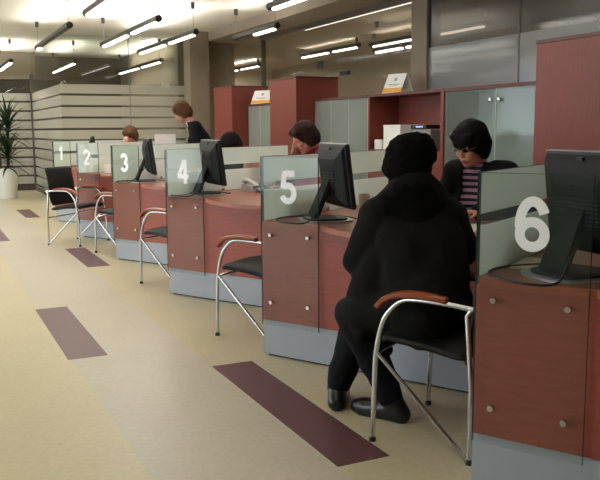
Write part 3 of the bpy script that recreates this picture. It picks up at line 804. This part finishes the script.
class Person:
    def __init__(s, label, root_loc, rz, J, group=None):
        s.root = empty('person', root_loc, rz); tag(s.root, label, 'person', group)
        s.J = {k: Vector(v) for k, v in J.items()}
        s.right = (s.J['shR']-s.J['shL']).normalized()
        s.fwd = Vector((0, 0, 1)).cross(s.right).normalized()
        s.H = rotm(s.J['look'])
    def hp(s, x, y, z): return s.J['head']+s.H @ Vector((x, y, z))
    def torso(s, mb, g=0., neck=True, low=True):
        J = s.J; r = s.right; rh = (J['hipR']-J['hipL']).normalized(); sh = (J['shL']+J['shR'])/2; pel = (J['hipL']+J['hipR'])/2
        up = (sh-pel)
        chest = pel+up*.68
        waist = pel+up*.35
        if low:
            mb.capsule(J['hipL'], .105+g, J['hipR'], .105+g); mb.capsule(pel-rh*.06+up*.1, .105+g, pel+rh*.06+up*.1, .105+g)
        mb.capsule(waist-r*.055, .098+g, waist+r*.055, .098+g)
        mb.capsule(pel-rh*.05, .10+g, waist-r*.05, .098+g); mb.capsule(pel+rh*.05, .10+g, waist+r*.05, .098+g)
        for k in (-1, 1): mb.capsule(waist+r*.052*k, .098+g, chest+r*.068*k, .098+g); mb.capsule(chest+r*.068*k, .098+g, sh+r*.08*k-up*.06, .064+g)
        mb.capsule(chest-r*.06, .1+g, chest+r*.06, .1+g)
        for k in (-1, 1): mb.ell(chest+r*.075*k+s.fwd*.07-up*.04, (.062+g, .055+g, .06+g))
        mb.capsule(J['shL'], .056+g, J['shR'], .056+g)
        mb.capsule(sh, .06+g*.6, sh+(J['head']-sh)*.35, .052+g*.3)
    def arm(s, mb, k, g=0., upto=1.):
        J = s.J; a, e, w = J['sh'+k], J['el'+k], J['wr'+k]
        mb.capsule(a, .05+g, e, .040+g); mb.capsule(e, .040+g, e.lerp(w, upto), (.040-.013*upto)+g)
    def leg(s, mb, k, g=0., upto=1.):
        J = s.J; a, b, c = J['hip'+k], J['kn'+k], J['an'+k]
        mb.capsule(a, .082+g, b, .056+g); mb.capsule(b, .056+g, b.lerp(c, .35), .055+g); mb.capsule(b.lerp(c, .35), .055+g, b.lerp(c, upto), .055-.02*(upto-.35)/.65+g)
    def foot(s, mb, k, g=0.):
        J = s.J; a, t = J['an'+k], J['toe'+k]
        hl = a+(a-t)*Vector((.25, .25, 0)).length*0; f = Vector((t.x-a.x, t.y-a.y, 0)).normalized()
        heel = Vector((a.x, a.y, .034))-f*.045
        mb.capsule(a, .036+g, heel, .032+g); mb.capsule(heel, .032+g, Vector((t.x, t.y, .028)), .026+g)
        mb.capsule(Vector((a.x, a.y, .05)), .036+g, Vector((t.x, t.y, .03))-f*.05, .034+g)
        mb.capsule(heel+f*.1, .034+g, Vector((t.x, t.y, .028))-f*.03, .036+g)
    def head(s, mb):
        H = s.H; c = s.J['head']
        mb.ell(s.hp(0, -.012, .022), (.072, .088, .095), H); mb.ell(s.hp(0, .028, -.045), (.056, .058, .066), H)
        mb.ell(s.hp(0, .058, -.088), (.028, .026, .022), H); mb.ell(s.hp(0, .05, .03), (.06, .04, .05), H)
        for k in (-1, 1):
            mb.ell(s.hp(.072*k, -.008, -.008), (.010, .020, .030), H, 12); mb.ell(s.hp(.036*k, .062, -.022), (.024, .022, .02), H, 12)
            mb.ell(s.hp(.03*k, .074, .012), (.015, .011, .010), H, 12)
        mb.capsule(s.hp(0, .082, .012), .008, s.hp(0, .102, -.022), .011, 10); mb.ell(s.hp(0, .094, -.027), (.017, .012, .009), H, 12)
        mb.ell(s.hp(0, .081, -.056), (.024, .011, .006), H, 12); mb.ell(s.hp(0, .080, -.066), (.020, .011, .0065), H, 12)
        nk = (s.J['shL']+s.J['shR'])/2
        mb.capsule(nk+Vector((0, 0, .0)), .056, s.hp(0, -.025, -.06), .050)
    def body(s, voxel=.006, legs=True):
        mb = MB(); s.torso(mb, -.006)
        for k in 'LR':
            s.arm(mb, k)
            d = s.J.get('hd'+k, s.J['wr'+k]-s.J['el'+k])
            hand(mb, s.J['wr'+k], d, s.J.get('hn'+k, Vector((0, 0, -1))), (-1 if k == 'R' else 1)*(1), .95, .45)
            s.leg(mb, k); s.foot(mb, k, -.004)
        s.head(mb)
        me = bake(mb, voxel, 5)
        o = link('body', me, 'skin', s.root)
        me.materials.append(M['lips']); me.materials.append(M['eye'])
        Hi = s.H.transposed(); c = s.J['head']
        for p in me.polygons:
            q = Hi @ (p.center-c)
            if q.y > .07 and abs(q.x) < .025 and -.074 < q.z < -.048 and ((q.x/.024)**2+((q.z+.061)/.011)**2) < 1: p.material_index = 1
            elif q.y > .055 and ((abs(q.x)-.031)/.011)**2+((q.z-.010)/.0042)**2 < 1: p.material_index = 2
        return o
    def part(s, name, mb, m, voxel=.009, smooth=5, cut=None, lab=None, disp=0., dscale=30):
        me = bake(mb, voxel, smooth)
        if disp:
            for v in me.vertices:
                v.co += v.normal*disp*noise.noise(v.co*dscale)
        if cut:
            bm = bmesh.new(); bm.from_mesh(me)
            bmesh.ops.delete(bm, geom=[f for f in bm.faces if cut(f.calc_center_median())], context='FACES')
            bm.to_mesh(me); bm.free()
        o = link(name, me, m, s.root)
        if cut:
            sm = o.modifiers.new('thick', 'SOLIDIFY'); sm.thickness = .006; sm.offset = 1
        for p in me.polygons: p.use_smooth = True
        if lab: o['label'] = lab
        return o
    def hair(s, m, kind='bob', vol=1.):
        H = s.H; mb = MB()
        mb.ell(s.hp(0, -.018, .038), (.090*vol, .100*vol, .095*vol), H)
        mb.ell(s.hp(0, -.055, -.01), (.082*vol, .07*vol, .09*vol), H)
        for k in (-1, 1):
            mb.ell(s.hp(.066*k*vol, -.015, -.015 if kind != 'short' else .01), (.026, .05, .075 if kind == 'bob' else .05), H)
            mb.ell(s.hp(.035*k, .058, .074), (.045, .030, .028), H)
            if kind == 'long': mb.capsule(s.hp(.06*k, -.03, -.03), .04, s.hp(.06*k, -.045, -.15), .032); 
        if kind == 'long': mb.capsule(s.hp(0, -.07, -.03), .06, s.hp(0, -.07, -.16), .045)
        # fringe sweeping over the brow
        for i in range(9):
            x = -.056+i*.014; mb.capsule(s.hp(x*.8, .045, .095), .018, s.hp(x, .083-abs(x)*.35, .046), .010, 8)
        Hi = H.transposed(); c = s.J['head']
        o = s.part('hair', mb, m, .006, 5, disp=.005, dscale=28)
        return o
    def skirt_feet(s):
        mb = MB()
        for k in 'LR': s.leg(mb, k, .014, .93)
        mb.capsule(s.J['hipL'], .112, s.J['hipR'], .112)
        s.part('trousers', mb, 'trousers', .010)
        for k in 'LR':
            mb = MB(); s.foot(mb, k, .006); s.part('shoe', mb, 'shoe', .006, 3)

def seated(lean=.10, head=(0, .16, 1.13), look=(0, 1, -.35), wrL=(-.16, .44, .79), wrR=(.16, .46, .79), sh=.93, shw=.165, dx=0.):
    l = lean
    return dict(hipL=(-.085, 0, .53), hipR=(.085, 0, .53), shL=(-shw+dx, l, sh), shR=(shw+dx, l, sh), head=head, look=look,
                elL=(-shw-.06+dx, l+.10, sh-.25), elR=(shw+.06+dx, l+.10, sh-.25), wrL=wrL, wrR=wrR,
                knL=(-.10, .40, .50), knR=(.10, .40, .50), anL=(-.10, .40, .085), anR=(.10, .40, .085), toeL=(-.11, .55, .03), toeR=(.11, .55, .03))

def office_chair(n, u, v, a, label):
    r = empty('office_chair', W(n, u, v), RZ+R(a))
    MB().box(-.23, -.22, .375, .23, .23, .43, .025).build('seat', 'emp_chair', r, 'auto')
    MB().box(-.20, -.285, .50, .20, -.235, .82, .022).build('backrest', 'emp_chair', r, 'auto')
    MB().box(-.03, -.29, .37, .03, -.262, .56).build('back_stem', 'black_plastic', r)
    MB().lathe([(.03, .09), (.03, .25), (.02, .25), (.02, .375)], (0, 0, 0), 14).build('gas_column', 'black_plastic', r, 'auto')
    for k in range(5):
        c = math.cos(k*R(72)); s_ = math.sin(k*R(72))
        l = MB().tube([(0, 0, .10), (.27*c, .27*s_, .07)], .02, 8).build('base_arm', 'black_plastic', r)
        MB().lathe([(.025, -.012), (.025, .012)], (.27*c, .27*s_, .026), 14, (s_, -c, 0)).build('caster', 'black_plastic', l)
    tag(r, label, 'office chair', 'swivel chairs behind the counters')

# --- clerk in the striped top (counter 5): faces the customer, leaning in
PU, PV = .885, 1.04
J = seated(lean=.12, head=(.01, .22, 1.145), look=(.10, 1, -.42), wrL=(-.15, .40, .80), wrR=(.10, .34, .80), sh=.985, shw=.162)
J['hdL'] = (.45, .8, -.08); J['hdR'] = (-.5, .75, -.05)
p5 = Person('woman clerk with black bob and striped top under a black cardigan at counter 5', W(0, PU, PV), RZ+R(172), J)
p5.body(); p5.hair('hair_black', 'bob', 1.12)
mb = MB(); p5.torso(mb, .006); p5.part('striped_top', mb, 'stripes', .009)
mb = MB(); p5.torso(mb, .018)
for k in 'LR': p5.arm(mb, k, .014, .95)
p5.part('cardigan', mb, 'coat_b', .010, cut=lambda c: (c.y > .10 and abs(c.x-.012) < .062 and c.z > .55) or (c.z > 1.045 and abs(c.x) < .09))
p5.skirt_feet()
# glasses
g = MB()
for k in (-1, 1):
    ring = [p5.hp(.033*k+.021*math.cos(t*math.pi/8), .093, .008+.015*math.sin(t*math.pi/8)) for t in range(17)]
    g.tube(ring, .0014, 6); g.tube([p5.hp(.054*k, .092, .012), p5.hp(.076*k, .05, .012), p5.hp(.078*k, -.01, .006)], .0013, 6)
g.tube([p5.hp(-.012, .094, .01), p5.hp(.012, .094, .01)], .0013, 6)
g.build('glasses', 'glasses', p5.root)
office_chair(0, PU, PV, 180, 'black swivel chair under the clerk in stripes')

# --- clerk in red (counter 4)
J = seated(lean=.12, head=(0, .245, 1.175), look=(.1, 1, -.6), wrL=(-.10, .44, .80), wrR=(.04, .33, 1.03), sh=1.03)
J['elR'] = (.20, .36, .80); J['hdR'] = (-.1, .0, 1); J['hnR'] = (-.6, -.8, 0)
p4 = Person('clerk with dark brown hair and red top at counter 4, hand near the face', W(1, .80, 1.06), RZ+R(150), J)
p4.body(); p4.hair('hair_dkbrown', 'bob', 1.02)
mb = MB(); p4.torso(mb, .010)
for k in 'LR': p4.arm(mb, k, .010, .9)
p4.part('red_top', mb, 'red_top', .010, cut=lambda c: c.z > 1.105)
p4.skirt_feet(); office_chair(1, .80, 1.06, 150, 'black swivel chair under the clerk in red')
# --- clerk at counter 3, only the crown of dark hair shows
J = seated(lean=.10, head=(0, .16, 1.075), look=(.1, 1, -.6), sh=.90)
p3 = Person('clerk at counter 3 with only the crown of dark hair showing', W(2, .66, 1.14), RZ+R(180), J)
p3.body(.008); p3.hair('hair_black', 'bob', 1.15)
mb = MB(); p3.torso(mb, .010)
for k in 'LR': p3.arm(mb, k, .010, .95)
p3.part('jacket', mb, 'coat_b', .012)
p3.skirt_feet(); office_chair(2, .66, 1.14, 180, 'black swivel chair under the clerk at counter 3')
# --- standing clerk (counter 2)
J = dict(hipL=(-.085, -.05, .82), hipR=(.085, -.05, .82), shL=(-.165, .12, 1.27), shR=(.165, .12, 1.27), head=(0, .27, 1.45), look=(.05, 1, -.6),
         elL=(-.23, .10, 1.03), elR=(.23, .10, 1.03), wrL=(-.15, .30, .93), wrR=(.15, .30, .93),
         knL=(-.09, -.02, .45), knR=(.09, -.02, .45), anL=(-.09, -.05, .085), anR=(.09, -.05, .085), toeL=(-.10, .10, .03), toeR=(.10, .10, .03))
p2 = Person('standing woman clerk with brown hair and black jacket looking down at counter 2', W(3, .95, 1.16), RZ+R(135), J)
p2.body(.008); p2.hair('hair_brown', 'bob', 1.1)
mb = MB(); p2.torso(mb, .008); p2.part('blouse', mb, 'white_cloth', .010)
mb = MB(); p2.torso(mb, .02)
for k in 'LR': p2.arm(mb, k, .016, .95)
p2.part('jacket', mb, 'coat_b', .011, cut=lambda c: (c.y > .09 and abs(c.x) < .04 and c.z > 1.05) or (c.z > 1.335 and abs(c.x) < .08))
p2.skirt_feet()
# --- clerk at counter 1
J = seated(lean=.10, head=(0, .20, 1.165), look=(-.2, 1, -.5), wrL=(-.06, .34, 1.02), sh=1.0)
J['elL'] = (-.2, .36, .79); J['hdL'] = (.1, 0, 1); J['hnL'] = (.6, -.8, 0)
p1 = Person('clerk with brown hair and black jacket bent over counter 1, hand to forehead', W(4, .78, .90), RZ+R(180), J)
p1.body(.008); p1.hair('hair_brown', 'bob', 1.08)
mb = MB(); p1.torso(mb, .006); p1.part('blouse', mb, 'pink_top', .010)
mb = MB(); p1.torso(mb, .018)
for k in 'LR': p1.arm(mb, k, .014, .95)
p1.part('jacket', mb, 'coat_b', .011, cut=lambda c: (c.y > .09 and abs(c.x) < .04 and c.z > .7) or (c.z > 1.07 and abs(c.x) < .08))
p1.skirt_feet(); office_chair(4, .78, .90, 180, 'black swivel chair under the clerk at counter 1')

# --- the customer in black: sits on the armchair (legs toward -u), trunk turned to counter 5 (+v); joints in the station frame
J = dict(hipL=(-.36, .35, .50), hipR=(-.36, .53, .50), shL=(-.640, .485, .865), shR=(-.405, .665, .865), head=(-.560, .635, 1.075), look=(-.15, 1, -.12),
         elL=(-.705, .42, .680), elR=(-.355, .735, .715), wrL=(-.78, .67, .765), wrR=(-.44, .86, .80),
         knL=(-.68, .34, .47), knR=(-.725, .515, .465), anL=(-.54, .435, .09), anR=(-.825, .45, .09), toeL=(-.71, .44, .03), toeR=(-.885, .575, .03))
J['hdL'] = (.2, 1, .1); J['hdR'] = (-.6, .7, -.15)
pc = Person('customer in black coat and fluffy black hat sitting with back to the viewer', base(-1), RZ, J)
pc.body(.007)
mb = MB(); pc.torso(mb, .035)
for k in 'LR': pc.arm(mb, k, .030, .93)
# coat skirt spread over the seat and thighs
sh = pc.J
mb.capsule(Vector((-.37, .34, .50)), .095, Vector((-.37, .53, .50)), .095)
mb.capsule(Vector((-.38, .35, .50)), .105, Vector((-.62, .345, .485)), .090); mb.capsule(Vector((-.38, .53, .50)), .105, Vector((-.60, .51, .485)), .090)
mb.capsule(Vector((-.44, .40, .53)), .12, Vector((-.55, .51, .74)), .13)
mb.capsule(Vector((-.46, .50, .53)), .10, Vector((-.46, .60, .76)), .12)
mb.capsule(Vector((-.63, .385, .50)), .105, Vector((-.61, .47, .68)), .115)
mb.capsule(Vector((-.60, .27, .40)), .035, Vector((-.55, .46, .36)), .03)      # hem hanging between the legs
mb.capsule(Vector((-.62, .30, .44)), .05, Vector((-.58, .45, .30)), .03)
for k in (-1, 1):                                                             # sloping shoulders of the thick coat
    q_ = (pc.J['shL']+pc.J['shR'])/2
    mb.capsule(q_+Vector((0, 0, .115)), .105, (pc.J['shL'] if k < 0 else pc.J['shR'])+Vector((0, 0, -.015)), .082)
pc.part('coat', mb, 'coat', .010, 6, disp=.012, dscale=9)
mb = MB()
shc = (pc.J['shL']+pc.J['shR'])/2
mb.capsule(shc+Vector((-.01, .0, .05)), .112, pc.hp(0, -.03, -.07), .092); mb.capsule(shc-pc.right*.10+Vector((0, 0, .015)), .100, shc+Vector((0, 0, .08)), .118); mb.capsule(shc+pc.right*.10+Vector((0, 0, .015)), .100, shc+Vector((0, 0, .08)), .118); mb.capsule(shc-pc.fwd*.045+Vector((0, 0, -.03)), .10, shc+Vector((0, 0, .08)), .115)
pc.part('scarf', mb, 'hat', .010, 5, disp=.008, dscale=30)
mb = MB()
mb.ell(pc.hp(0, -.02, .055), (.112, .118, .092), pc.H); mb.ell(pc.hp(-.008, -.045, .0), (.110, .10, .085), pc.H); mb.ell(pc.hp(.02, -.02, .09), (.082, .085, .06), pc.H)
pc.part('hat', mb, 'hat', .008, 4, disp=.008, dscale=40, lab='fluffy black hat')
mb = MB()
for k in 'LR': pc.leg(mb, k, .022, .94)
mb.capsule(pc.J['hipL'], .11, pc.J['hipR'], .11)
pc.part('trousers', mb, 'trousers', .010, 5, disp=.008, dscale=14)
for k in 'LR':
    mb = MB(); pc.foot(mb, k, .010); mb.capsule(pc.J['an'+k], .05, pc.J['an'+k].lerp(pc.J['kn'+k], .18), .052); pc.part('boot', mb, 'shoe', .007, 4)

# ------------------------------------------------------------------ daylight, camera, view
w = bpy.data.worlds.new('sky'); scene.world = w; w.use_nodes = True
t = w.node_tree; bg = t.nodes['Background']
sky = t.nodes.new('ShaderNodeTexSky'); sky.sky_type = 'HOSEK_WILKIE'; sky.turbidity = 6; sky.sun_direction = (-.3, -.6, .75)
mixr = t.nodes.new('ShaderNodeMix'); mixr.data_type = 'RGBA'; mixr.inputs['Factor'].default_value = .7
t.links.new(sky.outputs[0], mixr.inputs['A']); mixr.inputs['B'].default_value = (.85, .92, 1, 1)
t.links.new(mixr.outputs['Result'], bg.inputs[0]); bg.inputs[1].default_value = 7.5

cam = bpy.data.cameras.new('camera'); co = bpy.data.objects.new('camera', cam); COL.objects.link(co)
r_ = Vector((.90306769, -.42944371, -.00684412)); u_ = Vector((.06547466, .12190136, .99038029)); f_ = Vector((.42447828, .89482856, -.13820286))
mtx = Matrix((r_, u_, -f_)).transposed().to_4x4(); mtx.translation = (0, 0, 1.24295)
co.matrix_world = mtx
cam.sensor_width = 36; cam.lens = 795.823/600*36; cam.clip_start = .05; cam.clip_end = 200
scene.camera = co
vs = scene.view_settings
vs.view_transform = 'Standard'; vs.look = 'None'; vs.gamma = 1; vs.use_curve_mapping = False; vs.exposure = 0.0
